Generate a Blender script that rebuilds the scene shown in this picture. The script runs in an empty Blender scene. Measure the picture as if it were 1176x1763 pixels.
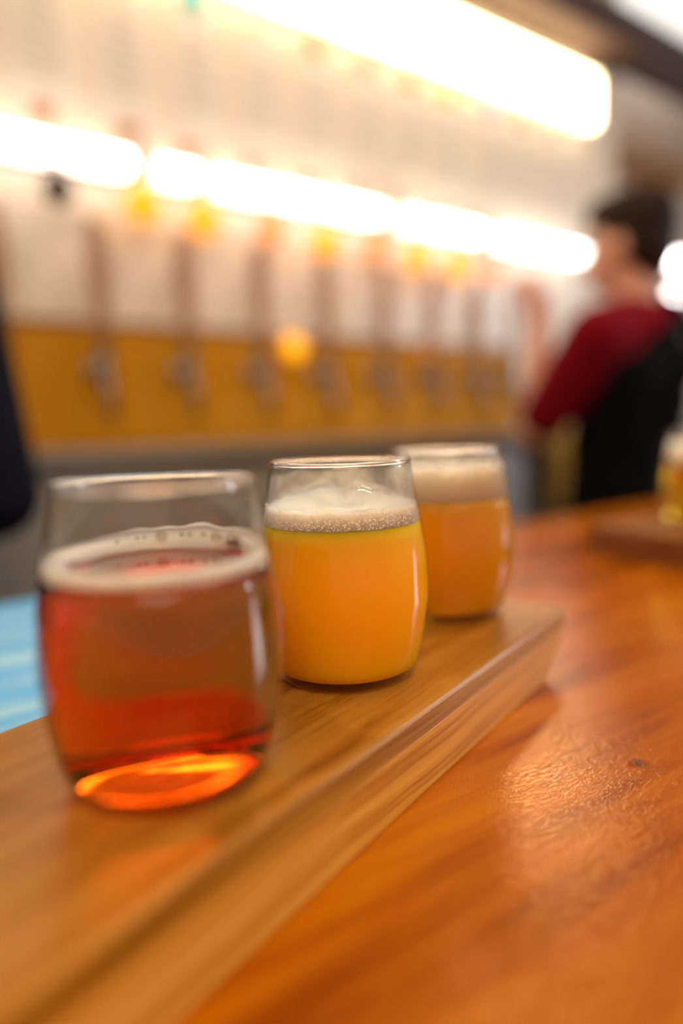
import bpy, bmesh, math, random
from mathutils import Vector, Matrix, noise

PI = math.pi
sc = bpy.context.scene
COL = sc.collection
random.seed(4)

# ------------------------------------------------------------------ camera
TB = 0.0326                       # thickness of the serving board; z = 0 is the bar top
cam_d = bpy.data.cameras.new('camera')
cam = bpy.data.objects.new('camera', cam_d)
COL.objects.link(cam)
sc.camera = cam
cam_d.sensor_fit = 'VERTICAL'
cam_d.sensor_height = 36.0
cam_d.lens = 36.0 * 1150.0 / 1763.0
cam_d.clip_start = 0.01
fw = Vector((0.57060, 0.81139, -0.12672)); rt = Vector((0.81547, -0.57805, -0.02932)); up = Vector((0.09704, 0.08661, 0.99151))
m = Matrix((rt, up, -fw)).transposed().to_4x4()
m.translation = Vector((0, 0, TB + 0.10384))
cam.matrix_world = m
cam_d.dof.use_dof = True
cam_d.dof.focus_distance = 0.253
cam_d.dof.aperture_fstop = 1.65

# ------------------------------------------------------------------ world, lights, exposure
w = bpy.data.worlds.new('world'); sc.world = w; w.use_nodes = True
w.node_tree.nodes['Background'].inputs[0].default_value = (1.0, 0.78, 0.58, 1)
w.node_tree.nodes['Background'].inputs[1].default_value = 0.22
def area(name, loc, target, size, size_y, power, col):
    d = bpy.data.lights.new(name, 'AREA'); d.shape = 'RECTANGLE'; d.size = size; d.size_y = size_y
    d.energy = power; d.color = col
    o = bpy.data.objects.new(name, d); COL.objects.link(o); o.location = loc
    o.rotation_euler = (Vector(target) - Vector(loc)).to_track_quat('-Z', 'Y').to_euler()
    return o
area('room_ceiling_light', (-0.5, -1.3, 2.04), (0.2, 0.1, 0), 1.6, 1.0, 54, (1.0, 0.72, 0.44))  # unseen warm area light, added to fill the side facing the camera
area('ceiling_light_over_bar', (1.1, 0.35, 2.04), (0.7, 0.6, 0), 1.4, 0.5, 12, (1.0, 0.80, 0.56))  # unseen area light, added to brighten bar and board from above
area('street_window_light', (4.6, -0.9, 1.15), (0.2, 0.3, 0.1), 0.6, 0.9, 36, (0.80, 0.88, 1.0))
vs = sc.view_settings
vs.view_transform = 'Standard'; vs.look = 'None'; vs.exposure = 0.65; vs.gamma = 1.0; vs.use_curve_mapping = False
sc.cycles.use_denoising = True
sc.cycles.transparent_max_bounces = 32
sc.cycles.max_bounces = 14
sc.cycles.transmission_bounces = 14
sc.cycles.blur_glossy = 0.6
sc.cycles.sample_clamp_indirect = 8.0

# ------------------------------------------------------------------ materials
def mat(name):
    mt = bpy.data.materials.new(name); mt.use_nodes = True
    nt = mt.node_tree
    return mt, nt, nt.nodes['Principled BSDF']
def N(nt, kind, **kw):
    n = nt.nodes.new(kind)
    for k, v in kw.items():
        if k.startswith('i_'):
            n.inputs[k[2:].replace('_', ' ')].default_value = v
        else:
            setattr(n, k, v)
    return n
def c4(c): return (c[0], c[1], c[2], 1.0)
def plain(name, col, rough=0.5, metal=0.0, coat=0.0, emit=None, es=0.0, sss=0.0, sr=(0.01, 0.005, 0.002), spec=0.5, var=0.0, vs_=20.0, bump=0.0):
    mt, nt, p = mat(name)
    p.inputs['Base Color'].default_value = c4(col)
    p.inputs['Roughness'].default_value = rough
    p.inputs['Metallic'].default_value = metal
    p.inputs['Coat Weight'].default_value = coat; p.inputs['Specular IOR Level'].default_value = spec
    if emit:
        p.inputs['Emission Color'].default_value = c4(emit); p.inputs['Emission Strength'].default_value = es
    if sss:
        p.inputs['Subsurface Weight'].default_value = sss; p.inputs['Subsurface Radius'].default_value = sr
        p.inputs['Subsurface Scale'].default_value = 1.0
    tc = N(nt, 'ShaderNodeTexCoord')
    nz = N(nt, 'ShaderNodeTexNoise', i_Scale=vs_, i_Detail=4.0)
    nt.links.new(tc.outputs['Object'], nz.inputs['Vector'])
    if var:
        mx = N(nt, 'ShaderNodeMix', data_type='RGBA', blend_type='MULTIPLY')
        mx.inputs['Factor'].default_value = var
        mx.inputs['A'].default_value = c4(col)
        nt.links.new(nz.outputs['Fac'], mx.inputs['B'])
        nt.links.new(mx.outputs['Result'], p.inputs['Base Color'])
    if bump:
        b = N(nt, 'ShaderNodeBump', i_Strength=bump, i_Distance=0.01)
        nt.links.new(nz.outputs['Fac'], b.inputs['Height']); nt.links.new(b.outputs['Normal'], p.inputs['Normal'])
    return mt
def wood(name, dark, mid, light, along=3.0, across=60.0, rough=0.35, coat=0.0, bump=0.15, coat_rough=0.1, rough_var=0.0, scratch=0.0, band=None, knot=None, spec=0.5, patches=0.0, warp_amt=0.022, rings=0.0, tint=(1, 1, 1)):
    """wood whose grain runs along local X"""
    mt, nt, p = mat(name); L = nt.links.new
    tc = N(nt, 'ShaderNodeTexCoord')
    mp = N(nt, 'ShaderNodeMapping'); mp.inputs['Scale'].default_value = (along, across, across)
    warp = N(nt, 'ShaderNodeTexNoise', i_Scale=9.0, i_Detail=2.0)
    L(tc.outputs['Object'], warp.inputs['Vector'])
    off = N(nt, 'ShaderNodeVectorMath', operation='MULTIPLY_ADD')
    off.inputs[1].default_value = (0, warp_amt, warp_amt)
    L(warp.outputs['Color'], off.inputs[0]); L(tc.outputs['Object'], off.inputs[2])
    vec = off.outputs[0]
    L(vec, mp.inputs['Vector'])
    n1 = N(nt, 'ShaderNodeTexNoise', i_Scale=1.0, i_Detail=6.0, i_Roughness=0.62)
    L(mp.outputs[0], n1.inputs['Vector'])
    mp2 = N(nt, 'ShaderNodeMapping'); mp2.inputs['Scale'].default_value = (along * 3, across * 7, across * 7)
    L(vec, mp2.inputs['Vector'])
    n2 = N(nt, 'ShaderNodeTexNoise', i_Scale=1.0, i_Detail=3.0)
    L(mp2.outputs[0], n2.inputs['Vector'])
    mxv = N(nt, 'ShaderNodeMath', operation='MULTIPLY_ADD'); mxv.inputs[1].default_value = 0.30
    L(n2.outputs['Fac'], mxv.inputs[0])
    sub = N(nt, 'ShaderNodeMath', operation='MULTIPLY'); sub.inputs[1].default_value = 0.78
    L(n1.outputs['Fac'], sub.inputs[0]); L(sub.outputs[0], mxv.inputs[2])
    rp = N(nt, 'ShaderNodeValToRGB')
    e = rp.color_ramp.elements
    e[0].position = 0.36; e[0].color = c4(dark); e[1].position = 0.70; e[1].color = c4(light)
    k = e.new(0.50); k.color = c4(mid)
    L(mxv.outputs[0], rp.inputs['Fac'])
    col = rp.outputs['Color']
    hgt = mxv.outputs[0]
    if patches:                    # broad uneven staining of the varnish
        np_ = N(nt, 'ShaderNodeTexNoise', i_Scale=1.0, i_Detail=2.0)
        mpp = N(nt, 'ShaderNodeMapping'); mpp.inputs['Scale'].default_value = (7, 16, 16); L(tc.outputs['Object'], mpp.inputs['Vector']); L(mpp.outputs[0], np_.inputs['Vector'])
        a = N(nt, 'ShaderNodeMapRange', i_From_Min=0.60, i_From_Max=0.36, i_To_Max=patches); L(np_.outputs['Fac'], a.inputs['Value'])
        mm = N(nt, 'ShaderNodeMix', data_type='RGBA', blend_type='MULTIPLY'); mm.inputs['B'].default_value = (0.55, 0.38, 0.4, 1)
        L(a.outputs[0], mm.inputs['Factor']); L(col, mm.inputs['A']); col = mm.outputs['Result']
    if rings:                      # growth rings, which show as lines on the sawn side
        sz = N(nt, 'ShaderNodeMapping'); sz.inputs['Scale'].default_value = (2.5, 0, 800); L(vec, sz.inputs['Vector'])
        nr_ = N(nt, 'ShaderNodeTexNoise', i_Scale=1.0, i_Detail=1.0, i_Roughness=0.4); L(sz.outputs[0], nr_.inputs['Vector'])
        a = N(nt, 'ShaderNodeMapRange', i_From_Min=0.50, i_From_Max=0.64, i_To_Max=rings); L(nr_.outputs['Fac'], a.inputs['Value'])
        mm = N(nt, 'ShaderNodeMix', data_type='RGBA', blend_type='MULTIPLY'); mm.inputs['B'].default_value = (0.42, 0.30, 0.22, 1)
        L(a.outputs[0], mm.inputs['Factor']); L(col, mm.inputs['A']); col = mm.outputs['Result']
    if band:                       # darker tone above a set height of the board
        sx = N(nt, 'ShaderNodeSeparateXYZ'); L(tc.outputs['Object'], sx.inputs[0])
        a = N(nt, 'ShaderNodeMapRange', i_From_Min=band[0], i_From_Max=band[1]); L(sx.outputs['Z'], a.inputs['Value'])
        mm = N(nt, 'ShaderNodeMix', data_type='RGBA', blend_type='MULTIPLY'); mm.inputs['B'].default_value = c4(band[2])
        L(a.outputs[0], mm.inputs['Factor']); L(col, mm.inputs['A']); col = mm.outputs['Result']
    if knot:
        for (kx, ky, kr) in knot:
            ds = N(nt, 'ShaderNodeVectorMath', operation='DISTANCE'); ds.inputs[1].default_value = (kx, ky, 0)
            L(tc.outputs['Object'], ds.inputs[0])
            a = N(nt, 'ShaderNodeMapRange', i_From_Min=kr, i_From_Max=kr * 0.2); L(ds.outputs['Value'], a.inputs['Value'])
            mm = N(nt, 'ShaderNodeMix', data_type='RGBA', blend_type='MULTIPLY'); mm.inputs['B'].default_value = (0.34, 0.24, 0.2, 1)
            L(a.outputs[0], mm.inputs['Factor']); L(col, mm.inputs['A']); col = mm.outputs['Result']
    L(col, p.inputs['Base Color'])
    p.inputs['Roughness'].default_value = rough; p.inputs['Specular IOR Level'].default_value = spec; p.inputs['Specular Tint'].default_value = c4(tint)
    p.inputs['Coat Weight'].default_value = coat; p.inputs['Coat Roughness'].default_value = coat_rough
    if rough_var:
        nr = N(nt, 'ShaderNodeTexNoise', i_Scale=35.0, i_Detail=4.0)
        L(tc.outputs['Object'], nr.inputs['Vector'])
        mr = N(nt, 'ShaderNodeMapRange', i_To_Min=rough - rough_var, i_To_Max=rough + rough_var); L(nr.outputs['Fac'], mr.inputs['Value'])
        L(mr.outputs[0], p.inputs['Roughness'])
    b = N(nt, 'ShaderNodeBump', i_Strength=bump, i_Distance=0.001); L(hgt, b.inputs['Height'])
    last = b
    if scratch:
        ms = N(nt, 'ShaderNodeMapping'); ms.inputs['Scale'].default_value = (260, 620, 100); ms.inputs['Rotation'].default_value = (0, 0, 0.5)
        L(tc.outputs['Object'], ms.inputs['Vector'])
        s1 = N(nt, 'ShaderNodeTexNoise', i_Scale=1.0, i_Detail=3.0, i_Roughness=0.6, i_Distortion=1.2); L(ms.outputs[0], s1.inputs['Vector'])
        b2 = N(nt, 'ShaderNodeBump', i_Strength=scratch, i_Distance=0.0006); L(s1.outputs['Fac'], b2.inputs['Height'])
        L(b.outputs['Normal'], b2.inputs['Normal']); last = b2
        L(b2.outputs['Normal'], p.inputs['Coat Normal'])
    L(last.outputs['Normal'], p.inputs['Normal'])
    return mt
def thin_glass(name, tint=(0.97, 0.97, 0.96), ior=1.5, rough=0.01):
    mt, nt, p = mat(name); L = nt.links.new
    nt.nodes.remove(p)
    out = nt.nodes['Material Output']
    fr = N(nt, 'ShaderNodeFresnel'); fr.inputs['IOR'].default_value = ior
    geo = N(nt, 'ShaderNodeNewGeometry')
    # a thin wall reflects alike from both sides
    io = N(nt, 'ShaderNodeMix', data_type='FLOAT'); io.inputs['A'].default_value = ior; io.inputs['B'].default_value = 1.0 / ior
    L(geo.outputs['Backfacing'], io.inputs['Factor'])
    # Fresnel node inverts the ior itself on back faces, so feed it 1/ior there
    L(io.outputs['Result'], fr.inputs['IOR'])
    tr = N(nt, 'ShaderNodeBsdfTransparent'); tr.inputs[0].default_value = c4(tint)
    gl = N(nt, 'ShaderNodeBsdfGlossy'); gl.inputs['Roughness'].default_value = rough
    mx = N(nt, 'ShaderNodeMixShader')
    L(fr.outputs[0], mx.inputs[0]); L(tr.outputs[0], mx.inputs[1]); L(gl.outputs[0], mx.inputs[2])
    L(mx.outputs[0], out.inputs['Surface'])
    return mt
def clear_beer(name, absorb, density, haze=0.0, haze_col=(1, 0.4, 0.02), ior=1.34):
    mt, nt, p = mat(name); L = nt.links.new
    out = nt.nodes['Material Output']
    gg = N(nt, 'ShaderNodeBsdfGlass'); gg.inputs['IOR'].default_value = ior; gg.inputs['Roughness'].default_value = 0.0
    surf = gg.outputs[0]
    if haze:
        p.inputs['Base Color'].default_value = c4(haze_col); p.inputs['Roughness'].default_value = 0.5; p.inputs['Specular IOR Level'].default_value = 0.05
        p.inputs['Subsurface Weight'].default_value = 1.0; p.inputs['Subsurface Radius'].default_value = (0.03, 0.012, 0.002)
        p.inputs['Subsurface Scale'].default_value = 1.0
        mx = N(nt, 'ShaderNodeMixShader'); mx.inputs[0].default_value = haze
        L(surf, mx.inputs[1]); L(p.outputs[0], mx.inputs[2]); surf = mx.outputs[0]
    L(surf, out.inputs['Surface'])
    if not density: return mt
    va = N(nt, 'ShaderNodeVolumeAbsorption'); va.inputs['Color'].default_value = c4(absorb); va.inputs['Density'].default_value = density
    L(va.outputs[0], out.inputs['Volume'])
    return mt
def foam_mat(name, col=(0.97, 0.92, 0.84), cell=900.0, bump=0.25):
    mt, nt, p = mat(name); L = nt.links.new
    tc = N(nt, 'ShaderNodeTexCoord')
    vo = N(nt, 'ShaderNodeTexVoronoi', i_Scale=cell); L(tc.outputs['Object'], vo.inputs['Vector'])
    p.inputs['Base Color'].default_value = c4(col); p.inputs['Roughness'].default_value = 0.35
    p.inputs['Subsurface Weight'].default_value = 1.0; p.inputs['Subsurface Radius'].default_value = (0.03, 0.022, 0.015)
    p.inputs['Subsurface Scale'].default_value = 1.0
    b = N(nt, 'ShaderNodeBump', i_Strength=bump, i_Distance=0.0006); b.invert = True
    L(vo.outputs['Distance'], b.inputs['Height']); L(b.outputs['Normal'], p.inputs['Normal'])
    return mt
def lacing_mat(name):
    mt, nt, p = mat(name); L = nt.links.new
    out = nt.nodes['Material Output']
    tc = N(nt, 'ShaderNodeTexCoord')
    n1 = N(nt, 'ShaderNodeTexNoise', i_Scale=75.0, i_Detail=3.0); L(tc.outputs['Object'], n1.inputs['Vector'])
    mr = N(nt, 'ShaderNodeMapRange', i_From_Min=0.36, i_From_Max=0.62, i_To_Min=0.14, i_To_Max=0.62); L(n1.outputs['Fac'], mr.inputs['Value'])
    p.inputs['Base Color'].default_value = (0.9, 0.85, 0.78, 1); p.inputs['Roughness'].default_value = 0.6
    tl = N(nt, 'ShaderNodeBsdfTranslucent'); tl.inputs[0].default_value = (0.9, 0.85, 0.78, 1)
    m1 = N(nt, 'ShaderNodeMixShader'); m1.inputs[0].default_value = 0.5; L(p.outputs[0], m1.inputs[1]); L(tl.outputs[0], m1.inputs[2])
    tr = N(nt, 'ShaderNodeBsdfTransparent')
    mx = N(nt, 'ShaderNodeMixShader'); L(mr.outputs[0], mx.inputs[0]); L(tr.outputs[0], mx.inputs[1]); L(m1.outputs[0], mx.inputs[2])
    L(mx.outputs[0], out.inputs['Surface'])
    return mt
def tile_mat(name):
    mt, nt, p = mat(name); L = nt.links.new
    tc = N(nt, 'ShaderNodeTexCoord')
    mp = N(nt, 'ShaderNodeMapping'); mp.inputs['Rotation'].default_value = (PI / 2, 0, 0)
    L(tc.outputs['Object'], mp.inputs['Vector'])
    br = N(nt, 'ShaderNodeTexBrick', i_Scale=1.0, i_Mortar_Size=0.0015, i_Brick_Width=0.06, i_Row_Height=0.02)
    br.inputs['Color1'].default_value = (0.73, 0.65, 0.54, 1); br.inputs['Color2'].default_value = (0.70, 0.62, 0.51, 1); br.inputs['Mortar'].default_value = (0.54, 0.48, 0.41, 1)
    L(mp.outputs[0], br.inputs['Vector']); L(br.outputs['Color'], p.inputs['Base Color'])
    p.inputs['Roughness'].default_value = 0.35
    return mt
def blue_sheet_mat(name):
    mt, nt, p = mat(name); L = nt.links.new
    tc = N(nt, 'ShaderNodeTexCoord')
    mp = N(nt, 'ShaderNodeMapping'); mp.inputs['Scale'].default_value = (7, 34, 1); L(tc.outputs['Object'], mp.inputs['Vector'])
    n1 = N(nt, 'ShaderNodeTexNoise', i_Scale=1.0, i_Detail=2.0); L(mp.outputs[0], n1.inputs['Vector'])
    rp = N(nt, 'ShaderNodeValToRGB'); e = rp.color_ramp.elements
    e[0].position = 0.42; e[0].color = (0.10, 0.46, 1.0, 1); e[1].position = 0.66; e[1].color = (0.34, 0.68, 1.0, 1)
    L(n1.outputs['Fac'], rp.inputs['Fac']); L(rp.outputs[0], p.inputs['Base Color'])
    p.inputs['Roughness'].default_value = 0.4
    return mt

M = {}
M['bar'] = wood('varnished_bar_wood', (0.17, 0.026, 0.0003), (0.40, 0.100, 0.0003), (0.60, 0.215, 0.0006), along=3.0, across=17.0, rough=0.16, coat=0.0,
                bump=0.12, coat_rough=0.16, rough_var=0.07, scratch=0.3, spec=0.95, tint=(1.0, 0.46, 0.06), patches=0.5, warp_amt=0.012, knot=[(0.2385, 0.1385, 0.0055), (0.36, 0.12, 0.004)])
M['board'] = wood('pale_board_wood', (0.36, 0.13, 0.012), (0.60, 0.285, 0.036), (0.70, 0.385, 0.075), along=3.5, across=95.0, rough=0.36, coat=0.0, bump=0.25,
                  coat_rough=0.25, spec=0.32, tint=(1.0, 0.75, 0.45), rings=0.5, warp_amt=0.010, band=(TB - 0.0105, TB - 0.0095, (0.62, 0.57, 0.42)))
M['board2'] = wood('far_board_wood', (0.12, 0.045, 0.012), (0.24, 0.10, 0.028), (0.32, 0.15, 0.05), along=3.5, across=55.0, rough=0.38, coat=0.15)
M['handle'] = wood('tap_handle_wood', (0.24, 0.11, 0.055), (0.36, 0.19, 0.10), (0.45, 0.26, 0.15), along=40, across=40, rough=0.5)
M['beam'] = wood('dark_beam_wood', (0.018, 0.008, 0.004), (0.045, 0.020, 0.010), (0.08, 0.038, 0.018), along=1.5, across=20, rough=0.7)
M['brownwood'] = wood('brown_shelf_wood', (0.20, 0.09, 0.04), (0.34, 0.17, 0.08), (0.42, 0.23, 0.12), along=2, across=30, rough=0.6)
M['tile'] = tile_mat('white_wall_tile')
M['plaster'] = plain('warm_plaster', (0.70, 0.58, 0.48), 0.8, var=0.15, vs_=3)
M['ceiling'] = plain('ceiling_paint', (0.80, 0.78, 0.72), 0.8, var=0.1, vs_=2)
M['floor'] = plain('floor_concrete', (0.22, 0.20, 0.18), 0.6, var=0.4, vs_=4)
M['steel'] = plain('brushed_steel', (0.42, 0.385, 0.35), 0.5, 0.35, var=0.15, vs_=9)
M['steel_dark'] = plain('worn_steel', (0.24, 0.215, 0.19), 0.6, 0.2, var=0.15, vs_=9)  # counter top: steel colour lowered to offset the strong tube light above
M['chrome'] = plain('chrome', (0.24, 0.22, 0.20), 0.10, 1.0)
M['black'] = plain('black_plastic', (0.015, 0.013, 0.012), 0.4)
M['yellow'] = plain('mustard_panel', (0.60, 0.26, 0.002), 0.6, spec=0.2, var=0.25, vs_=6)
M['trim'] = plain('brown_trim', (0.16, 0.07, 0.03), 0.5, var=0.3)
M['tube'] = plain('white_tube_light', (0.9, 0.9, 0.9), 0.4, emit=(1.0, 0.91, 0.80), es=6.5)
M['cove'] = plain('warm_tube_light', (0.9, 0.88, 0.85), 0.4, emit=(1.0, 0.72, 0.40), es=11.0)
M['white_metal'] = plain('white_metal', (0.75, 0.72, 0.68), 0.4)
M['amber_lit'] = plain('lit_amber_glass', (0.6, 0.2, 0.01), 0.2, emit=(1.0, 0.34, 0.004), es=0.95)
M['amber_dim'] = plain('dim_orange_glass', (0.5, 0.12, 0.01), 0.2, emit=(1.0, 0.22, 0.006), es=0.8)
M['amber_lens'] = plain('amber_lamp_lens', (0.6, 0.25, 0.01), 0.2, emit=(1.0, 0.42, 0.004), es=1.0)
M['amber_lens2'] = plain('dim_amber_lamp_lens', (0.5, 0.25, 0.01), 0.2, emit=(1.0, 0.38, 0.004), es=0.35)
M['maroon'] = plain('unlit_maroon_glass', (0.035, 0.006, 0.008), 0.2)
M['copper'] = plain('copper_stem', (0.45, 0.22, 0.13), 0.4, 0.6)
M['card'] = plain('white_card', (0.72, 0.66, 0.58), 0.6)
M['ink'] = plain('grey_ink', (0.46, 0.41, 0.34), 0.8)
M['globe'] = plain('white_globe_light', (0.9, 0.9, 0.9), 0.3, emit=(1.0, 0.97, 0.93), es=22.0)
M['panel'] = plain('lit_ceiling_panel', (0.9, 0.9, 0.88), 0.4, emit=(1.0, 0.95, 0.88), es=0.7)
M['skin'] = plain('skin', (0.62, 0.31, 0.22), 0.5, sss=0.15, var=0.15, vs_=30)
M['red'] = plain('maroon_cotton', (0.20, 0.003, 0.014), 0.9, spec=0.08, var=0.4, vs_=14, bump=0.3)
M['apron'] = plain('black_cotton', (0.004, 0.0045, 0.006), 0.95, spec=0.08, var=0.4, vs_=14, bump=0.3)
M['navy'] = plain('dark_navy_cotton', (0.008, 0.009, 0.018), 0.95, spec=0.08, var=0.4, vs_=14, bump=0.3)
M['jeans'] = plain('dark_trousers', (0.02, 0.022, 0.03), 0.9, spec=0.08, var=0.3, vs_=14)
M['shoe'] = plain('black_leather', (0.012, 0.011, 0.01), 0.4)
M['hair'] = plain('dark_brown_hair', (0.024, 0.012, 0.006), 0.7, spec=0.15, var=0.6, vs_=70, bump=0.8)
M['jug'] = plain('mustard_towel_cloth', (0.58, 0.31, 0.03), 0.9, var=0.25, vs_=8)
M['glass'] = thin_glass('clear_glass')
M['rim'] = clear_beer('solid_glass', (1, 1, 1), 0.0, ior=1.5)
M['drop'] = clear_beer('water', (1, 1, 1), 0.0)
M['beer_red'] = clear_beer('amber_red_beer', (0.962, 0.60, 0.0), 90.0)
M['beer_gold'] = clear_beer('orange_beer', (0.975, 0.80, 0.0), 60.0, haze=0.55, haze_col=(0.95, 0.40, 0.003))
M['beer_pale'] = clear_beer('golden_beer', (0.99, 0.88, 0.0), 60.0, haze=0.25, haze_col=(0.95, 0.50, 0.01))
hz, hnt, hp = mat('hazy_yellow_orange_beer')
hp.inputs['Base Color'].default_value = (0.95, 0.40, 0.004, 1); hp.inputs['Roughness'].default_value = 0.5; hp.inputs['Specular IOR Level'].default_value = 0.05
hp.inputs['Subsurface Weight'].default_value = 1.0; hp.inputs['Subsurface Radius'].default_value = (0.03, 0.012, 0.002); hp.inputs['Subsurface Scale'].default_value = 1.0
hp.inputs['IOR'].default_value = 1.34
M['beer_hazy'] = hz
M['foam'] = foam_mat('cream_foam')
M['foam_ring'] = foam_mat('thin_foam', (0.90, 0.76, 0.62), 700.0, 0.35)
M['bubble'] = thin_glass('bubble_film', (0.80, 0.74, 0.68), 1.6, 0.05)
M['foam_bubble'] = plain('foam_bubble', (0.98, 0.94, 0.87), 0.3)
M['lacing'] = lacing_mat('foam_lacing_film')
M['blue'] = blue_sheet_mat('printed_blue_paper')

# ------------------------------------------------------------------ helpers
def link(name, me, material, parent=None, smooth=True):
    o = bpy.data.objects.new(name, me); COL.objects.link(o)
    if material: me.materials.append(material)
    if parent: o.parent = parent
    if smooth:
        me.polygons.foreach_set('use_smooth', [True] * len(me.polygons))
    return o
def obj(name, bm, material, parent=None, smooth=True):
    bmesh.ops.recalc_face_normals(bm, faces=bm.faces)
    me = bpy.data.meshes.new(name); bm.to_mesh(me); bm.free()
    return link(name, me, material, parent, smooth)
def tag(o, label=None, cat=None, group=None, kind=None):
    if label: o['label'] = label
    if cat: o['category'] = cat
    if group: o['group'] = group
    if kind: o['kind'] = kind
    return o
def empty(name, loc, rz=0.0, label=None, cat=None, group=None):
    o = bpy.data.objects.new(name, None); COL.objects.link(o); o.location = loc; o.rotation_euler = (0, 0, rz)
    o.empty_display_size = 0.05
    return tag(o, label, cat, group)
def box(bm, x0, x1, y0, y1, z0, z1, bev=0.0):
    r = bmesh.ops.create_cube(bm, size=1.0)
    for v in r['verts']:
        v.co = Vector((x0 + (v.co.x + .5) * (x1 - x0), y0 + (v.co.y + .5) * (y1 - y0), z0 + (v.co.z + .5) * (z1 - z0)))
    if bev:
        es = list({e for v in r['verts'] for e in v.link_edges})
        bmesh.ops.bevel(bm, geom=es, offset=bev, segments=2, affect='EDGES', profile=0.5)
    return bm
def bx(name, x0, x1, y0, y1, z0, z1, material, parent=None, bev=0.0):
    return obj(name, box(bmesh.new(), x0, x1, y0, y1, z0, z1, bev), material, parent, smooth=False)
def lathe(prof, seg=64, axis=None, bm=None, origin=(0, 0, 0)):
    """revolve (r, z) pairs; r == 0 makes a pole"""
    bm = bm or bmesh.new(); rings = []
    q = Vector((0, 0, 1)).rotation_difference(Vector(axis)) if axis is not None else None
    def T(v):
        v = Vector(v)
        if q: v = q @ v
        return v + Vector(origin)
    for r, z in prof:
        if r <= 1e-7: rings.append([bm.verts.new(T((0, 0, z)))])
        else: rings.append([bm.verts.new(T((r * math.cos(2 * PI * k / seg), r * math.sin(2 * PI * k / seg), z))) for k in range(seg)])
    for a, b in zip(rings, rings[1:]):
        for k in range(seg):
            k2 = (k + 1) % seg
            if len(a) == 1 and len(b) == 1: continue
            if len(a) == 1: bm.faces.new((a[0], b[k], b[k2]))
            elif len(b) == 1: bm.faces.new((a[k], a[k2], b[0]))
            else: bm.faces.new((a[k], a[k2], b[k2], b[k]))
    return bm
def tube(bm, pts, r, seg=10):
    pts = [Vector(p) for p in pts]; rings = []
    for i, p in enumerate(pts):
        d = (pts[min(i + 1, len(pts) - 1)] - pts[max(i - 1, 0)]).normalized()
        a = d.orthogonal().normalized(); b = d.cross(a)
        if rings:
            a = (pa - d * pa.dot(d)).normalized(); b = d.cross(a)
        pa = a
        rr = r[i] if isinstance(r, (list, tuple)) else r
        rings.append([bm.verts.new(p + rr * (a * math.cos(2 * PI * k / seg) + b * math.sin(2 * PI * k / seg))) for k in range(seg)])
    for A, B in zip(rings, rings[1:]):
        for k in range(seg): bm.faces.new((A[k], A[(k + 1) % seg], B[(k + 1) % seg], B[k]))
    bm.faces.new(rings[0][::-1]); bm.faces.new(rings[-1])
    return bm
def catmull(pts, n=6):
    out = []; P = [pts[0]] + list(pts) + [pts[-1]]
    for i in range(1, len(P) - 2):
        for k in range(n):
            t = k / n
            out.append(tuple(0.5 * ((2 * P[i][j]) + (-P[i - 1][j] + P[i + 1][j]) * t + (2 * P[i - 1][j] - 5 * P[i][j] + 4 * P[i + 1][j] - P[i + 2][j]) * t * t
                                    + (-P[i - 1][j] + 3 * P[i][j] - 3 * P[i + 1][j] + P[i + 2][j]) * t ** 3) for j in range(len(P[0]))))
    out.append(tuple(pts[-1]))
    return out
def copy_tree(o, parent=None):
    c = o.copy(); COL.objects.link(c); c.parent = parent
    for ch in list(o.children): copy_tree(ch, c)
    return c

# ------------------------------------------------------------------ the setting
FLOOR = -1.05
def struct(o): return tag(o, kind='structure')
struct(bx('floor', -3.5, 6.5, -4, 2.6, FLOOR - .1, FLOOR, M['floor']))
struct(bx('wall_back', -2.0, 2.62, 1.70, 1.86, FLOOR, 2.10, M['tile']))
struct(bx('wall_alcove', 2.62, 6.0, 2.20, 2.35, FLOOR, 2.10, M['plaster']))
struct(bx('ceiling', -3.5, 6.5, -4, 2.6, 2.10, 2.20, M['ceiling']))
t = obj('trim_1', box(bmesh.new(), -2.0, 6.0, 1.54, 1.69, 1.50, 1.64, 0.008), M['beam'], smooth=False); struct(t)
tag(t, 'dark wooden beam running along the top of the tap wall')

# back counter under the taps
bc = empty('back_counter', (0, 0, FLOOR), label='grey steel back counter below the mustard tap panel', cat='counter')
bx('counter_top', -1.5, 2.6, 1.33, 1.695, 1.125, 1.152, M['steel_dark'], bc, 0.004)
bx('counter_body', -1.5, 2.6, 1.37, 1.69, 0.08, 1.125, M['steel'], bc)
bx('plinth', -1.5, 2.6, 1.42, 1.69, 0.0, 0.08, M['black'], bc)
for k in range(6):
    d = bx('counter_door', -1.46 + k * 0.67, -0.83 + k * 0.67, 1.355, 1.37, 0.14, 1.08, M['steel'], bc, 0.003)
    o = obj('handle', tube(bmesh.new(), [(-1.40 + k * .67, 1.355, 1.0), (-1.40 + k * .67, 1.33, 1.0), (-1.25 + k * .67, 1.33, 1.0), (-1.25 + k * .67, 1.355, 1.0)], .006), M['chrome'], d)

# mustard panel behind the taps
tp = empty('tap_panel', (0, 0, 0.10), label='mustard yellow panel behind the row of taps', cat='panel')
bx('panel', -0.6, 1.98, 1.665, 1.695, 0.005, 0.285, M['yellow'], tp, 0.004)
bx('top_rail', -0.6, 1.98, 1.6665, 1.697, 0.286, 0.303, M['trim'], tp, 0.003)

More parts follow.
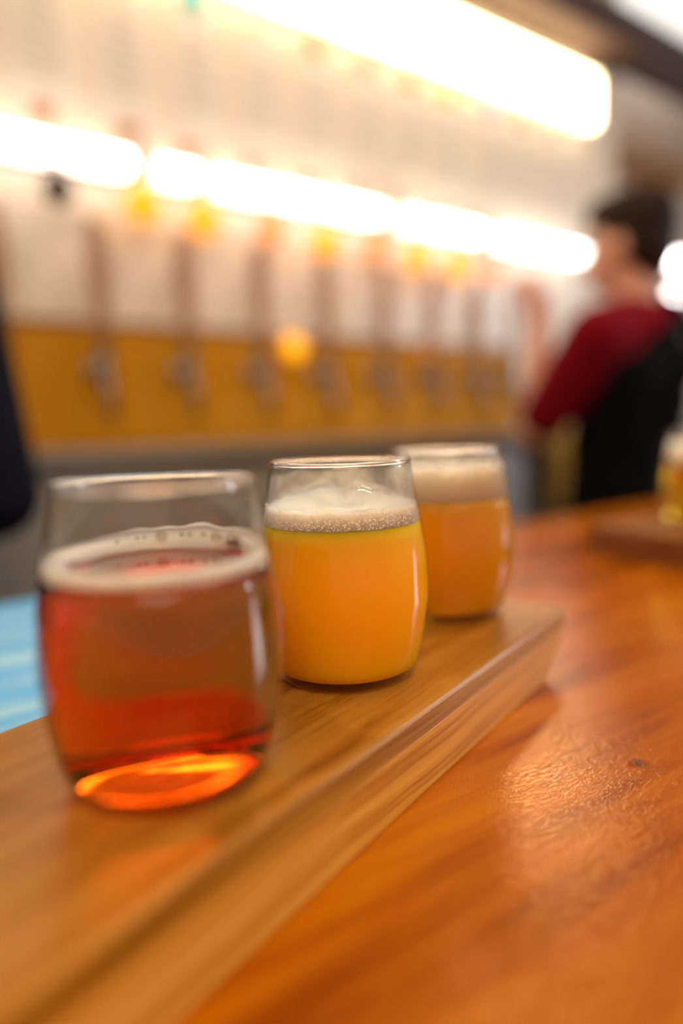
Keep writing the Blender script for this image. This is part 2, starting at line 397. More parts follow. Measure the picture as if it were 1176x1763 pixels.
# ------------------------------------------------------------------ the bar top and what lies on it
br = empty('bar_counter', (0, 0, FLOOR), label='glossy orange varnished wooden bar counter under the beer boards', cat='bar')
o = obj('bar_top', box(bmesh.new(), -1.6, 3.2, -0.32, 0.597, -0.045, 0.0, 0.006), M['bar'], br, smooth=False); o.location = (0, 0, -FLOOR)
bx('bar_front', -1.5, 3.1, -0.12, -0.09, 0.0, -FLOOR - 0.046, M['beam'], br)
bx('bar_back', -1.5, 3.1, 0.50, 0.53, 0.0, -FLOOR - 0.046, M['beam'], br)

BA = math.radians(18.484)
def board_mesh(u0, u1, n0, n1, t, slant=0.029, ledge=True):
    """x runs along the board, y across it; the far end is undercut"""
    bm = bmesh.new(); zs = t - 0.010
    sec = [(n0 + .0006, 0), (n0, .0012), (n0, zs), (n0 + .0002, zs + .0004), (n0 + .0003, t - .0022), (n0 + .0011, t - .0008), (n0 + .0026, t),
           (n1 - .0026, t), (n1 - .0008, t - .0008), (n1, t - .0026), (n1, .0012), (n1 - .0006, 0)]
    def endx(z):
        if z >= zs: return u1 - (t - z) * 0.25 - (0.0012 if z > t - .001 else 0)
        return u1 - 0.0025 - slant * ((zs - z) / zs) ** 0.8
    A = [bm.verts.new((u0, y, z)) for y, z in sec]; nseg = 1
    B = [bm.verts.new((endx(z), y, z)) for y, z in sec]
    n = len(sec)
    for k in range(n): bm.faces.new((A[k], A[(k + 1) % n], B[(k + 1) % n], B[k]))
    bm.faces.new(A[::-1]); bm.faces.new(B)
    return bm
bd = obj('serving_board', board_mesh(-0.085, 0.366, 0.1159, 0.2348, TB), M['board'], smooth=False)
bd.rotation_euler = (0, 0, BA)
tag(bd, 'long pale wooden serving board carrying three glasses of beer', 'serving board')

sheet = obj('menu_sheet', box(bmesh.new(), -0.145, 0.145, -0.137, 0.137, 0.0, 0.0008), M['blue'], smooth=False)
sheet.location = (0.045, 0.455, 0.0002); sheet.rotation_euler = (0, 0, math.radians(4))
tag(sheet, 'light blue printed sheet lying behind the serving board', 'menu')

# ------------------------------------------------------------------ beer glasses
GP = [(.0250, 0.0), (.0272, .0008), (.0296, .0036), (.0322, .0105), (.0343, .0205), (.0357, .0315), (.0359, .0380), (.0354, .0475), (.0344, .0565), (.0328, .0660), (.0310, .0770), (.0292, .0892)]
GPS = catmull(GP, 6)
def r_at(z):
    for a, b in zip(GPS, GPS[1:]):
        if a[1] <= z <= b[1]:
            return a[0] + (b[0] - a[0]) * (z - a[1]) / max(1e-9, b[1] - a[1])
    return GPS[-1][0]
WALL = 0.0012
def glass_shell(level):
    outer = [(0.0, .0010), (.018, .0010), (.0225, .0002)] + GPS
    rim = []
    inner = [(r_at(z) - WALL, z) for z in [level + (0.0890 - level) * (1 - k / 14) for k in range(15)]]
    return lathe(outer + rim + inner, 96)
def rim_ring(): 
    return lathe([(.02865 + .0008 * math.cos(t), .0896 + .0009 * math.sin(t)) for t in [2 * PI * k / 10 for k in range(11)]], 96)
def beer_body(level):
    pts = [(0.0, .0046), (.012, .0043), (.020, .0040), (.0258, .0042)]
    pts += [(r_at(z) - .0005, z) for z in (.0056, .008, .011, .015, .02, .025, .03, .035, .04, .045, .05, .055, .06)]
    pts += [(r_at(level) - .0005, level), (r_at(level) - .002, level - .0005), (r_at(level) - .005, level - .0007), (.012, level - .0007), (0.0, level - .0007)]
    return lathe(pts, 96)
def foam_cap(level, hfun, seg=96, rings=22, r_in=0.0, hole=None):
    """foam resting on the beer: flat underneath, top height hfun(rho 0..1, angle)"""
    bm = bmesh.new(); R = r_at(level) - .00045
    top, bot = [], []
    for i in range(rings + 1):
        rho = r_in + (1 - r_in) * i / rings
        tr, brr = [], []
        for k in range(seg):
            a = 2 * PI * k / seg
            rho2 = rho if i else r_in * (1 + 0.10 * noise.noise((3 * math.cos(a), 3 * math.sin(a), 4.4)))
            h = hfun(rho2, a)
            RR = (r_at(level + h) - .00045) if i == rings else R
            tr.append(bm.verts.new((RR * rho2 * math.cos(a), RR * rho2 * math.sin(a), level + h)))
            brr.append(bm.verts.new((R * rho2 * math.cos(a), R * rho2 * math.sin(a), level - 0.0004)))
        top.append(tr); bot.append(brr)
    for S in (top, bot):
        for A, B in zip(S, S[1:]):
            for k in range(seg): bm.faces.new((A[k], A[(k + 1) % seg], B[(k + 1) % seg], B[k]))
    for k in range(seg):
        k2 = (k + 1) % seg
        bm.faces.new((top[-1][k], top[-1][k2], bot[-1][k2], bot[-1][k]))
        bm.faces.new((top[0][k], top[0][k2], bot[0][k2], bot[0][k]))
    return bm
def film(z0f, z1f, a0, a1, n=80, m_=10):
    bm = bmesh.new(); g = []
    for i in range(n + 1):
        a = a0 + (a1 - a0) * i / n
        z0, z1 = z0f(a), z1f(a)
        g.append([bm.verts.new(((r_at(z) - WALL - .0002) * math.cos(a), (r_at(z) - WALL - .0002) * math.sin(a), z)) for z in [z0 + (z1 - z0) * j / m_ for j in range(m_ + 1)]])
    for A, B in zip(g, g[1:]):
        for j in range(m_): bm.faces.new((A[j], B[j], B[j + 1], A[j + 1]))
    return bm
ICO = {}
def ico(bm, c, r, sub=1, sq=(1, 1, 1)):
    if sub not in ICO:
        tb = bmesh.new(); bmesh.ops.create_icosphere(tb, subdivisions=sub, radius=1.0)
        tb.verts.index_update()
        ICO[sub] = ([tuple(v.co) for v in tb.verts], [[v.index for v in f.verts] for f in tb.faces]); tb.free()
    vs_, fs_ = ICO[sub]
    nv = [bm.verts.new((c[0] + v[0] * r * sq[0], c[1] + v[1] * r * sq[1], c[2] + v[2] * r * sq[2])) for v in vs_]
    for f in fs_: bm.faces.new([nv[i] for i in f])
VA = math.atan2(0.81139, 0.57060)          # the direction the camera looks, on plan
def fn(a, s, ph): return noise.noise((s * math.cos(a), s * math.sin(a), ph))

# 1: clear red-amber beer with a thin ring of foam
g1 = empty('beer_glass', (0.0677, 0.1916, TB), label='nearest glass of clear red-amber beer with a thin ring of foam', cat='beer glass', group='beers on the near serving board')
L1 = 0.0652
obj('rim', rim_ring(), M['rim'], obj('glass', glass_shell(L1 - .004), M['glass'], g1))
b1 = obj('beer', beer_body(L1), M['beer_red'], g1)
def ring_h(rho, a):
    back = max(0.0, math.cos(a - VA + 0.15))
    edge = (rho - 0.80) / 0.20
    base = 0.0022 + 0.0016 * edge + 0.0032 * back ** 1.5 * max(0, edge) ** 1.5 * (1 + 0.6 * fn(a, 4.0, 7.0))
    return base * (0.25 + 0.75 * min(1.0, max(0.0, edge) * 4))
f1 = obj('foam', foam_cap(L1, ring_h, r_in=0.80, rings=10), M['foam_ring'], g1)
rnd = random.Random(11)
for k, (da, rr, rho, dz) in enumerate([(0.22, .00155, .93, .0040), (-0.02, .0007, .95, .0042), (-.12, .0008, .94, .0038), (-.30, .0008, .94, .0036), (-.47, .0013, .93, .0036),
                                   (-.56, .0008, .93, .0033), (.42, .0005, .95, .0040), (.5, .0005, .95, .0036), (-.75, .0016, .92, .0030), (-.85, .0011, .93, .0030), (.75, .0005, .94, .003)]):
    a = VA + da; R = r_at(L1) - WALL
    rho -= .06; bm = bmesh.new(); ico(bm, (R * rho * math.cos(a), R * rho * math.sin(a), L1 + ring_h(rho, a) + rr * .25), rr * 1.3, 2)
    obj('bubble', bm, M['bubble'], f1)

# 2: hazy yellow-orange beer
g2 = empty('beer_glass', (0.1587, 0.2260, TB), label='middle glass of hazy yellow-orange beer with bubbly cream foam', cat='beer glass', group='beers on the near serving board')
L2 = 0.0652
obj('rim', rim_ring(), M['rim'], obj('glass', glass_shell(L2 - .002), M['glass'], g2))
obj('beer', beer_body(L2), M['beer_hazy'], g2)
def foam2(rho, a):
    front = 0.5 - 0.5 * math.cos(a - VA)
    h = 0.0052 + 0.0008 * noise.noise((14 * rho * math.cos(a), 14 * rho * math.sin(a), 1.0))
    back = max(0.0, math.cos(a - VA - 0.05))
    climb = (max(0.0, rho - 0.45) / 0.55) ** 2
    h += climb * (0.0022 + 0.0075 * back ** 2 * (0.75 + 0.8 * fn(a, 2.6, 3.3)) + 0.0022 * max(0, fn(a, 5.0, 8.1)))
    d2 = (rho * math.cos(a - VA) - 0.35) ** 2 + (rho * math.sin(a - VA) * 0.8) ** 2
    h -= 0.0032 * math.exp(-d2 / 0.03)
    return max(h, 0.001)
f2 = obj('foam', foam_cap(L2, foam2, rings=30), M['foam'], g2)
bm = bmesh.new()
R = r_at(L2 + .003) - WALL * 0.9
for k in range(900):
    a = VA + PI + rnd.uniform(-1.5, 1.5)
    z = L2 + 0.0002 + 0.0062 * rnd.random() ** 1.2
    r = rnd.uniform(.00018, .00042) * (1.6 if rnd.random() < .14 else 1.0) * (0.7 + 60 * (z - L2))
    rr = r_at(z) - .0005 - r * 0.58
    ico(bm, (rr * math.cos(a), rr * math.sin(a), z), r, 1)
tag(obj('bubbles', bm, M['foam_bubble'], f2), kind='stuff')
obj('foam_lacing', film(lambda a: L2 + .004, lambda a: .0845 + .003 * fn(a, 3, 2.2), VA - 1.75, VA + 1.75), M['lacing'], g2)
# a drop of water on the outside
bm = bmesh.new(); a = VA + PI + 0.28
for (da, z, s) in [(0, .0812, 1.0), (-.05, .0806, .9), (-.09, .0800, .75), (.05, .0810, .7)]:
    rr = r_at(z); ico(bm, (rr * math.cos(a - da), rr * math.sin(a - da), z), .0013 * s, 2, (1, 1, .8))
dr = obj('water_drop', bm, M['drop'], g2)
rm = dr.modifiers.new('blend', 'REMESH'); rm.mode = 'VOXEL'; rm.voxel_size = 0.00025; rm.use_smooth_shade = True

# 3: orange beer with a thick head
g3 = empty('beer_glass', (0.2569, 0.2651, TB), label='farthest glass on the near board, orange beer with a thick pale head', cat='beer glass', group='beers on the near serving board')
L3 = 0.0645
obj('rim', rim_ring(), M['rim'], obj('glass', glass_shell(L3 - .002), M['glass'], g3))
obj('beer', beer_body(L3), M['beer_gold'], g3)
def foam3(rho, a):
    return 0.0135 + 0.0035 * rho ** 3 * (1 + fn(a, 3.0, 5.0)) + 0.001 * noise.noise((9 * rho * math.cos(a), 9 * rho * math.sin(a), 2.0))
obj('foam', foam_cap(L3, foam3, rings=16), M['foam'], g3)
obj('foam_lacing', film(lambda a: L3 + .012, lambda a: .086 + .002 * fn(a, 4, 1.2), VA - PI, VA + PI), M['lacing'], g3)

# the other board farther along the bar, with its glass
B2A = math.radians(-7)
bd2 = obj('serving_board', board_mesh(-0.34, 0.0, 0.0, 0.30, 0.03, slant=0.004), M['board2'], smooth=False)
bd2.location = (0.592, 0.408, 0.0); bd2.rotation_euler = (0, 0, B2A + PI)
tag(bd2, 'second wooden board at the right, holding a single golden beer', 'serving board')
g4 = empty('beer_glass', (0.676, 0.335, 0.03), label='golden beer on the far board at the right edge', cat='beer glass')
obj('rim', rim_ring(), M['rim'], obj('glass', glass_shell(.060), M['glass'], g4))
obj('beer', beer_body(.0600), M['beer_pale'], g4)
obj('foam', foam_cap(.0600, lambda r, a: .019 + .003 * r ** 3, rings=8), M['foam'], g4)

# ------------------------------------------------------------------ taps
def make_tap():
    t = empty('beer_tap', (0, 1.665, 0))
    # shank and flange
    o = obj('flange', lathe([(0, 0), (.026, 0), (.027, .004), (.018, .010), (.012, .014), (0, .014)], 24, axis=(0, -1, 0)), M['chrome'], t); o.location = (0, 0, .285)
    bm = bmesh.new(); tube(bm, [(0, -.01, .285), (0, -.055, .285)], .012, 14)
    obj('shank', bm, M['chrome'], t)
    pr = catmull([(.012, 0), (.017, .012), (.020, .03), (.017, .045), (.013, .055), (.015, .065), (.010, .072)], 4)
    o = obj('faucet_body', lathe([(0, 0)] + pr + [(0, .073)], 20), M['chrome'], t); o.location = (0, -.068, .255)
    bm = bmesh.new(); pts = catmull([(0, -.066, .270), (0, -.085, .250), (0, -.094, .220), (0, -.094, .165)], 5)
    tube(bm, pts, [.014 - .005 * k / (len(pts) - 1) for k in range(len(pts))], 14)
    obj('spout', bm, M['chrome'], t)
    o = obj('collar', lathe([(0, 0), (.015, 0), (.016, .006), (.011, .02), (.014, .026), (0, .026)], 20), M['black'], t); o.location = (0, -.068, .326)
    # long tapered wooden handle
    bm = bmesh.new(); sec = catmull([(.011, .010), (.015, .012), (.020, .013), (.023, .012), (.020, .008)], 4); n = len(sec); rings = []
    for k, (wx, wy) in enumerate(sec):
        z = .350 + .265 * k / (n - 1)
        rings.append([bm.verts.new((wx * math.copysign(abs(math.cos(a)) ** .6, math.cos(a)), -.068 + wy * math.copysign(abs(math.sin(a)) ** .6, math.sin(a)), z)) for a in [2 * PI * q / 20 for q in range(20)]])
    for A, B in zip(rings, rings[1:]):
        for q in range(20): bm.faces.new((A[q], A[(q + 1) % 20], B[(q + 1) % 20], B[q]))
    bm.faces.new(rings[0][::-1]); bm.faces.new(rings[-1])
    obj('handle', bm, M['handle'], t)
    return t
ORD = ['leftmost', 'second', 'third', 'fourth', 'fifth', 'sixth', 'seventh', 'eighth', 'ninth', 'tenth', 'eleventh', 'twelfth']
tap0 = make_tap()
for i, x in enumerate([0.258, 0.466, 0.674, 0.884, 1.095, 1.305, 1.505, 1.705, 1.870]):
    o = tap0 if i == 0 else copy_tree(tap0)
    o.location = (x, 1.6635, 0)
    lab = 'beer tap with brown handle at the left frame edge, beside the dark figure' if i == 0 else f'chrome beer tap with tall brown wooden handle, {ORD[i]} from the left'
    tag(o, lab, 'beer tap', 'taps along the mustard panel')

# ------------------------------------------------------------------ light strip and bulbs
for i, (x0, x1) in enumerate([(-.55, .585), (.630, .755), (.780, 1.358), (1.408, 1.778), (1.826, 2.36)]):
    t = empty('tube_light', ((x0 + x1) / 2, 1.66, .775), label=f'white glowing tube light above the taps, {ORD[i]} of the row', cat='light', group='tube lights above the taps')
    h = (x1 - x0) / 2
    bm = bmesh.new(); tube(bm, [(-h + .008, 0, 0), (h - .008, 0, 0)], .021, 20)
    obj('tube', bm, M['tube'], t)
    bx('backing', -h, h, .022, .036, -.028, .028, M['white_metal'], t)
    for s in (-1, 1):
        bm = bmesh.new(); tube(bm, [(s * h, 0, 0), (s * (h - .009), 0, 0)], .026, 16); obj('end_cap', bm, M['white_metal'], t)
# warm tube under the beam
t = empty('wall_wash_light', (1.36, 1.66, 1.35), label='long warm white light box under the dark beam', cat='light')
bx('diffuser', -1.05, 1.05, -.012, .020, -.085, .085, M['cove'], t, .01)
bx('housing', -1.06, 1.06, .0215, .0385, -.095, .095, M['white_metal'], t)
for x in (-1.056, 1.056): bx('end_cap', x - .005, x + .005, -.014, .021, -.09, .09, M['white_metal'], t)
BUL = [(.395, .690, 'maroon'), (.583, .688, 'amber_lit'), (.735, .676, 'amber_lit'), (.927, .679, 'amber_dim'), (1.098, .665, 'amber_lit'), (1.283, .679, 'amber_dim'), (1.442, .668, 'amber_lit'), (1.617, .660, 'amber_lit'), (1.781, .660, 'amber_dim')]
BL = ['dark unlit maroon bulb hanging below the white tube lights']
for i, (x, bz, mk) in enumerate(BUL):
    lab = BL[0] if i == 0 else f'round {"bright amber" if mk == "amber_lit" else "dim orange"} bulb hanging below the tube lights, {ORD[i]} from left'
    t = empty('pendant_bulb', (x, 1.60, bz - .018), label=lab, cat='bulb', group='round bulbs hanging below the tube lights')
    s = 1.36 if mk == 'amber_lit' else 1.05
    pr = catmull([(.004, -.034 * s), (.018 * s, -.030 * s), (.031 * s, -.012 * s), (.031 * s, .006 * s), (.022 * s, .024 * s), (.012 * s, .036 * s)], 5)
    obj('bulb', lathe([(0, -.0345 * s)] + pr, 24), M[mk], t)
    obj('socket', lathe([(0, .034 * s), (.015, .034 * s), (.016, .034 * s + .012), (.010, .034 * s + .024), (0, .034 * s + .024)], 16), M['copper'], t)
    bm = bmesh.new(); tube(bm, [(0, 0, .06), (0, 0, .165), (0, .04, .185), (0, .10, .185)], .005, 8); obj('stem', bm, M['copper'], t)
    o = obj('wall_plate', lathe([(0, 0), (.022, 0), (.020, .008), (0, .009)], 18, axis=(0, -1, 0)), M['copper'], t); o.location = (0, .0995, .185)
for i, x in enumerate((1.007, 1.536)):  # round amber discs given a glow, the second one weaker
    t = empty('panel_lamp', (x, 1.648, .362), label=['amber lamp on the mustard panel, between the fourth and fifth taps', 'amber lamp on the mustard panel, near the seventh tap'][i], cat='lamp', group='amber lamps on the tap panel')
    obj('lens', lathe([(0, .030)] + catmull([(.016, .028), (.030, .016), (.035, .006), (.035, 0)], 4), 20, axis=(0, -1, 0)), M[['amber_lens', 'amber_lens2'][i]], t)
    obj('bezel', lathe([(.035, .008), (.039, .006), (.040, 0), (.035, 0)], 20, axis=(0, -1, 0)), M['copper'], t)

# ------------------------------------------------------------------ beer cards on the wall
CARDS = [(.21, (.30, .10, .05), 'brown-red'), (.405, (.20, .25, .12), 'olive'), (.591, (.42, .33, .12), 'khaki'), (.779, (.0, .36, .38), 'teal'), (.965, (.62, .55, .42), 'beige'), (1.147, (.50, .12, .005), 'orange-brown'),
         (1.333, (.62, .16, .12), 'pink'), (1.506, (.60, .15, .005), 'orange'), (1.67, (.75, .38, .02), 'yellow'), (1.878, (.16, .12, .45), 'violet'), (2.04, (.20, .08, .02), 'brown'), (2.215, (.30, .22, .15), 'grey-brown')]
card_me = None
for i, (x, colr, cn) in enumerate(CARDS):
    t = empty('beer_card', (x, 1.697, .90), label=f'white beer card with {cn} emblem on the tap wall', cat='sign', group='beer cards on the tap wall')
    if card_me is None:
        o = bx('card', -.072, .072, -.006, .002, 0, .375, M['card'], t, .0015); card_me = o.data
        lines = []
        for k in range(7):
            wd = [.05, .042, .055, .036, .05, .03, .044][k]
            l = bx('text_line', -wd, wd, -.0072, -.0058, .045 + k * .028, .053 + k * .028, M['ink'], t); lines.append(l)
        post = [o] + lines
    else:
        for s in post:
            c = s.copy(); COL.objects.link(c); c.parent = t
    em = plain('emblem_' + cn.replace('-', '_'), colr, .6)
    bm = lathe([(0, .003), (.030, .003), (.036, .001), (.036, 0), (0, 0)], 24, axis=(0, -1, 0)); o = obj('emblem', bm, em, t); o.location = (0, -.006, .310)

# ------------------------------------------------------------------ right hand background
sh = empty('wall_shelf', (3.16, 2.195, 1.06), label='brown wooden wall shelf on a post behind the bartender', cat='shelf')
bx('post', -.09, .03, -.10, 0, 0, .46, M['brownwood'], sh, .004)
bx('shelf_plank', -.12, .75, -.22, 0, .34, .40, M['brownwood'], sh, .004)
bx('bracket', .50, .54, -.18, 0, .20, .34, M['brownwood'], sh, .004)
for i, (x, y, z) in enumerate([(3.455, 1.9, .924), (3.452, 1.9, .734)]):
    t = empty('globe_lamp', (x, y, z), label=['upper white globe lamp at the right edge beside the bartender', 'lower white globe lamp at the right edge beside the bartender'][i], cat='lamp', group='white globe lamps at the right edge')
    obj('globe', lathe([(0, -.036)] + catmull([(.012, -.034), (.030, -.020), (.036, 0), (.030, .020), (.016, .032)], 4) + [(0, .033)], 24), M['globe'], t)
    o = obj('holder', lathe([(0, 0), (.018, 0), (.018, .03), (.010, .04), (0, .04)], 16), M['copper'], t); o.location = (0, 0, .030)
    bm = bmesh.new(); tube(bm, [(0, 0, .068), (0, 0, .10), (0, .05, .12), (0, .298, .12)], .006, 8); obj('arm', bm, M['copper'], t)
cp = empty('ceiling_panel_light', (3.35, 1.98, 2.098), label='bright square light panel on the ceiling beyond the dark beam', cat='light')  # glowing panel added to brighten this patch of ceiling
bx('diffuser', -.55, .55, -.20, .20, -.018, -.006, M['panel'], cp)
bx('frame', -.58, .58, -.23, .21, -.006, 0.0, M['white_metal'], cp)
# a mustard towel folded over the edge of the back counter
bm = bmesh.new(); tw = []
for i in range(41):
    x = -.115 + .23 * i / 40; col = []
    for (y, z, k) in [(.012, .0025, 0), (.008, .0025, 0), (.003, .0025, 0), (-.004, .001, 0), (-.013, -.010, .2), (-.014, -.04, .6), (-.015, -.09, .9), (-.016, -.15, 1), (-.017, -.21, 1), (-.018, -.262, 1)]:
        col.append(bm.verts.new((x * (1 - .10 * k), y - .007 * k * (1 + math.sin(x * 95 + .6)), z - .006 * k * math.sin(x * 30))))
    tw.append(col)
for A, B in zip(tw, tw[1:]):
    for q in range(9): bm.faces.new((A[q], B[q], B[q + 1], A[q + 1]))
o = obj('bar_towel', bm, M['jug']); o.location = (1.815, 1.33, 0.1025)
sd = o.modifiers.new('thickness', 'SOLIDIFY'); sd.thickness = .004; sd.offset = 1.0
tag(o, 'mustard yellow towel hanging over the back counter edge beside the bartender', 'towel')

# ------------------------------------------------------------------ people
def capsule(bm, p0, p1, r0, r1, seg=14):
    p0, p1 = Vector(p0), Vector(p1); d = p1 - p0; Ln = d.length
    pr = [(0, -r0)] + [(r0 * math.cos(t), r0 * math.sin(t)) for t in (-1.2, -.8, -.4, 0)]
    pr += [(r1 * math.cos(t), Ln + r1 * math.sin(t)) for t in (0, .4, .8, 1.2)] + [(0, Ln + r1)]
    lathe(pr, seg, axis=d.normalized(), bm=bm, origin=p0)
def ell(bm, c, r, rot=0.0):
    q = Matrix.Rotation(rot, 3, 'Z'); tb = bmesh.new()
    lathe([(math.cos(t), math.sin(t)) if abs(t) < 1.57 else (0, math.copysign(1, t)) for t in [-PI / 2 + PI * k / 12 for k in range(13)]], 18, bm=tb)
    tb.verts.index_update()
    nv = [bm.verts.new(q @ Vector((v.co.x * r[0], v.co.y * r[1], v.co.z * r[2])) + Vector(c)) for v in tb.verts]
    for f in tb.faces: bm.faces.new([nv[v.index] for v in f.verts])
    tb.free()
def blend(o, vox=0.008, it=3):
    r = o.modifiers.new('blend', 'REMESH'); r.mode = 'VOXEL'; r.voxel_size = vox; r.use_smooth_shade = True
    s = o.modifiers.new('smooth', 'SMOOTH'); s.factor = 0.5; s.iterations = it
    return o
def hand(bm, wrist, d, palm_n, side, curl=0.9, s=1.0):
    """palm plus five separate fingers; d points to the knuckles, palm_n is where the palm faces, side towards the thumb"""
    wr, d, pn = Vector(wrist), Vector(d).normalized(), Vector(palm_n)
    pn = (pn - d * pn.dot(d)).normalized(); sd = d.cross(pn).normalized() * side
    for k in range(4):
        off = sd * (.030 - .020 * k) * s
        kn = wr + d * (.092 - .004 * abs(k - 1)) * s + off
        capsule(bm, wr + off * .6 + d * .01, kn, .013 * s, .0115 * s, 10)
        ln = [.044, .049, .045, .035][k] * s; p = kn; ang = 0.35 * curl
        for j in range(3):
            dd = d * math.cos(ang) + pn * math.sin(ang); q = p + dd * ln * [1, .65, .5][j]
            capsule(bm, p, q, (.0095 - .001 * j) * s, (.0088 - .001 * j) * s, 8); p = q; ang += 0.75 * curl
    b = wr + sd * .024 * s + d * .022 * s
    p1 = b + (sd * .032 + d * .026 + pn * .014) * s; p2 = p1 + (d * .026 + pn * .018 + sd * .004) * s; p3 = p2 + (d * .014 + pn * .016 - sd * .006) * s
    capsule(bm, b, p1, .013 * s, .0105 * s, 8); capsule(bm, p1, p2, .0105 * s, .0095 * s, 8); capsule(bm, p2, p3, .0095 * s, .008 * s, 8)
def person(loc, yaw, label, head_yaw, arms, shirt, trousers, hair_mat, apron=None, long_sleeve=False, group=None):
    """local frame: facing +y, left is -x, feet on z = 0; arms = {side: (shoulder, elbow, wrist, hand dir, palm normal)}"""
    P = empty('person', loc, yaw, label, 'person', group)
    bm = bmesh.new(); hy = Matrix.Rotation(head_yaw, 3, 'Z'); hc = Vector((0, .015, 1.595))
    def hd(v): return hc + hy @ Vector(v)
    ell(bm, hd((0, -.008, .022)), (.074, .094, .094), head_yaw)          # skull
    ell(bm, hd((0, .030, -.040)), (.056, .060, .072), head_yaw)          # jaw and face
    capsule(bm, hd((0, .086, .006)), hd((0, .104, -.022)), .008, .013)   # nose
    capsule(bm, hd((-.020, .083, -.056)), hd((.020, .083, -.056)), .008, .008)   # mouth
    for s in (-1, 1):
        ell(bm, hd((s * .076, -.004, -.010)), (.010, .020, .032), head_yaw)       # ear
        capsule(bm, hd((s * .016, .078, .018)), hd((s * .046, .070, .018)), .009, .009)   # brow
    capsule(bm, (0, -.012, 1.42), (0, .004, 1.54), .056, .052)           # neck
    capsule(bm, (0, .0, 1.25), (0, -.005, 1.36), .12, .10)
    for s in (-1, 1):
        capsule(bm, (s * .05, 0, 1.28), (s * .055, 0, 1.05), .095, .085)
        capsule(bm, (s * .06, 0, 1.05), (s * .075, 0, .93), .09, .095)
        capsule(bm, (s * .085, 0, .90), (s * .095, .01, .50), .082, .056)
        capsule(bm, (s * .095, .01, .50), (s * .10, -.01, .09), .055, .038)
        capsule(bm, (s * .10, -.03, .045), (s * .105, .13, .03), .038, .03)
    for s, (a, e, wv, hdir, pn) in arms.items():
        capsule(bm, (s * .04, -.01, 1.43), a, .05, .058)
        capsule(bm, a, e, .052, .042); capsule(bm, e, wv, .041, .028)
        hand(bm, wv, hdir, pn, -s if False else s)
    blend(obj('body', bm, M['skin'], P), .007)
    # hair, cut short
    bm = bmesh.new()
    ell(bm, hd((0, -.022, .040)), (.084, .096, .086), head_yaw)
    for q in (-1, 1): ell(bm, hd((q * .058, -.030, .010)), (.026, .052, .058), head_yaw)
    ell(bm, hd((0, .03, .085)), (.066, .070, .048), head_yaw)
    ell(bm, hd((0, -.055, -.005)), (.074, .058, .085), head_yaw)
    for k in range(70):
        a = rnd.uniform(0, 2 * PI); t = rnd.uniform(.15, 1.0)
        v = Vector((.080 * math.cos(a) * math.sqrt(1 - t * t * .9), -.02 + .09 * math.sin(a) * math.sqrt(1 - t * t * .9), .045 + .085 * t))
        ell(bm, hd(v), (.014, .014, .012), head_yaw)
    blend(obj('hair', bm, hair_mat, P), .006, 2)
    # shirt
    bm = bmesh.new()
    capsule(bm, (0, -.002, 1.22), (0, -.006, 1.37), .132, .112)
    for s in (-1, 1):
        capsule(bm, (s * .06, 0, 1.29), (s * .066, 0, 1.02), .108, .100)
        capsule(bm, (s * .066, 0, 1.02), (s * .075, 0, .95), .100, .104)
        a, e, wv = [Vector(q) for q in arms[s][:3]]
        capsule(bm, (s * .05, -.012, 1.425), a, .054, .068)
        if long_sleeve:
            capsule(bm, a, e, .068, .056); capsule(bm, e, e.lerp(wv, .94), .056, .040)
        else:
            capsule(bm, a, a.lerp(e, .80), .068, .062)
    blend(obj('shirt', bm, shirt, P), .009)
    # trousers
    bm = bmesh.new()
    for s in (-1, 1):
        capsule(bm, (s * .06, 0, .98), (s * .08, 0, .90), .106, .106)
        capsule(bm, (s * .085, 0, .90), (s * .095, .01, .50), .096, .072)
        capsule(bm, (s * .095, .01, .50), (s * .10, -.01, .12), .070, .058)
    blend(obj('trousers', bm, trousers, P), .010)
    for s in (-1, 1):
        bm = bmesh.new(); capsule(bm, (s * .10, -.035, .055), (s * .107, .14, .045), .052, .043); box(bm, s * .10 - .045, s * .10 + .05, -.085, .185, 0, .03, .006)
        blend(obj('shoe', bm, M['shoe'], P), .008)
    if apron:
        bm = bmesh.new()
        for s in (-1, 1):
            capsule(bm, (s * .062, 0, 1.16), (s * .068, 0, 1.02), .114, .112)
            capsule(bm, (s * .07, 0, 1.02), (s * .085, 0, .62), .118, .128)
        o = blend(obj('apron_skirt', bm, apron, P), .010)
        # bib and back, cut diagonally from the right shoulder to the left waist
        bm = bmesh.new()
        capsule(bm, (0, -.002, 1.22), (0, -.006, 1.37), .138, .118)
        for s in (-1, 1):
            capsule(bm, (s * .06, 0, 1.29), (s * .066, 0, 1.02), .114, .107)
            capsule(bm, (s * .05, -.012, 1.425), arms[s][0], .060, .070)
        tmp = blend(obj('apron_back', bm, apron, P), .009)
        bpy.context.view_layer.update()
        me = bpy.data.meshes.new_from_object(tmp.evaluated_get(bpy.context.evaluated_depsgraph_get()))
        bm = bmesh.new(); bm.from_mesh(me); bpy.data.meshes.remove(me)
        def cut(co, no):
            bmesh.ops.bisect_plane(bm, geom=bm.verts[:] + bm.edges[:] + bm.faces[:], plane_co=co, plane_no=no, clear_outer=True)
        cut((.02, 0, 1.46), (-.62, 0, .78)); cut((.165, 0, 0), (1, 0, 0)); cut((0, 0, 1.47), (0, 0, 1))
        tmp.modifiers.clear(); bm.to_mesh(tmp.data); bm.free()
        bm = bmesh.new()
        tube(bm, catmull([(-.09, -.11, 1.16), (-.02, -.145, 1.28), (.06, -.12, 1.40), (.09, -.05, 1.475), (.085, .04, 1.46), (.06, .12, 1.36)], 6), .014, 8)
        obj('apron_strap', bm, apron, P)
    return P
def to_local(loc, yaw, p):
    return tuple(Matrix.Rotation(-yaw, 3, 'Z') @ (Vector(p) - Vector(loc)))
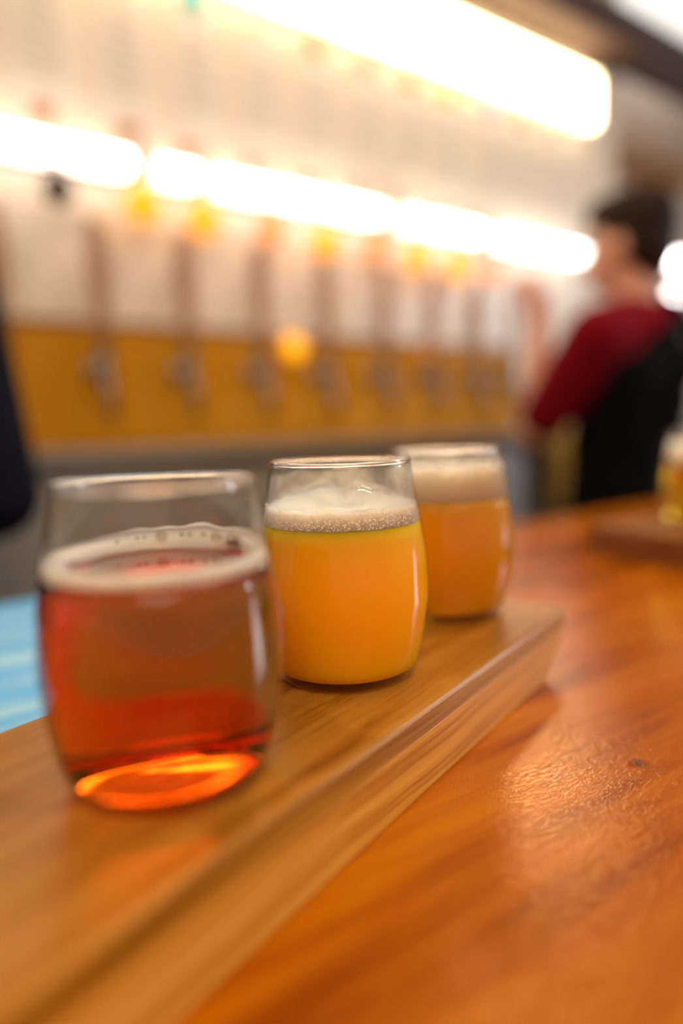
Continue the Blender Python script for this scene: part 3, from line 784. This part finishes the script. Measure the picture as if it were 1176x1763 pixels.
# bartender in maroon, back to us, left arm raised to a tap
bl, by = (1.555, 0.955, FLOOR), math.radians(10)
la = [to_local(bl, by, p) for p in [(1.365, .925, .325), (1.335, 1.07, .105), (1.385, 1.10, .355)]]
person(bl, by, 'bartender in maroon shirt and black apron seen from behind, left arm raised', math.radians(8),
       {-1: (la[0], la[1], la[2], (0.05, 0.12, 1.0), (0.3, 1, -.1)), 1: ((.180, -.01, 1.345), (.255, .06, 1.10), (.20, .20, 1.24), (-.2, .5, 1), (-.6, 0, -.6))},
       M['red'], M['jeans'], M['hair'], apron=M['apron'])
# somebody in dark clothes at the left edge
person((-0.10, 0.97, FLOOR), math.radians(-4), 'person in dark navy clothes at the left edge of the frame', math.radians(20),
       {1: ((.185, -.01, 1.39), (.225, -.04, 1.115), (.13, .12, 1.06), (-.2, 1, -.1), (-.6, 0, -.6)), -1: ((-.185, -.01, 1.39), (-.25, -.03, 1.12), (-.16, .12, 1.08), (.2, 1, 0), (.6, 0, -.6))},
       M['navy'], M['jeans'], M['hair'], long_sleeve=True)
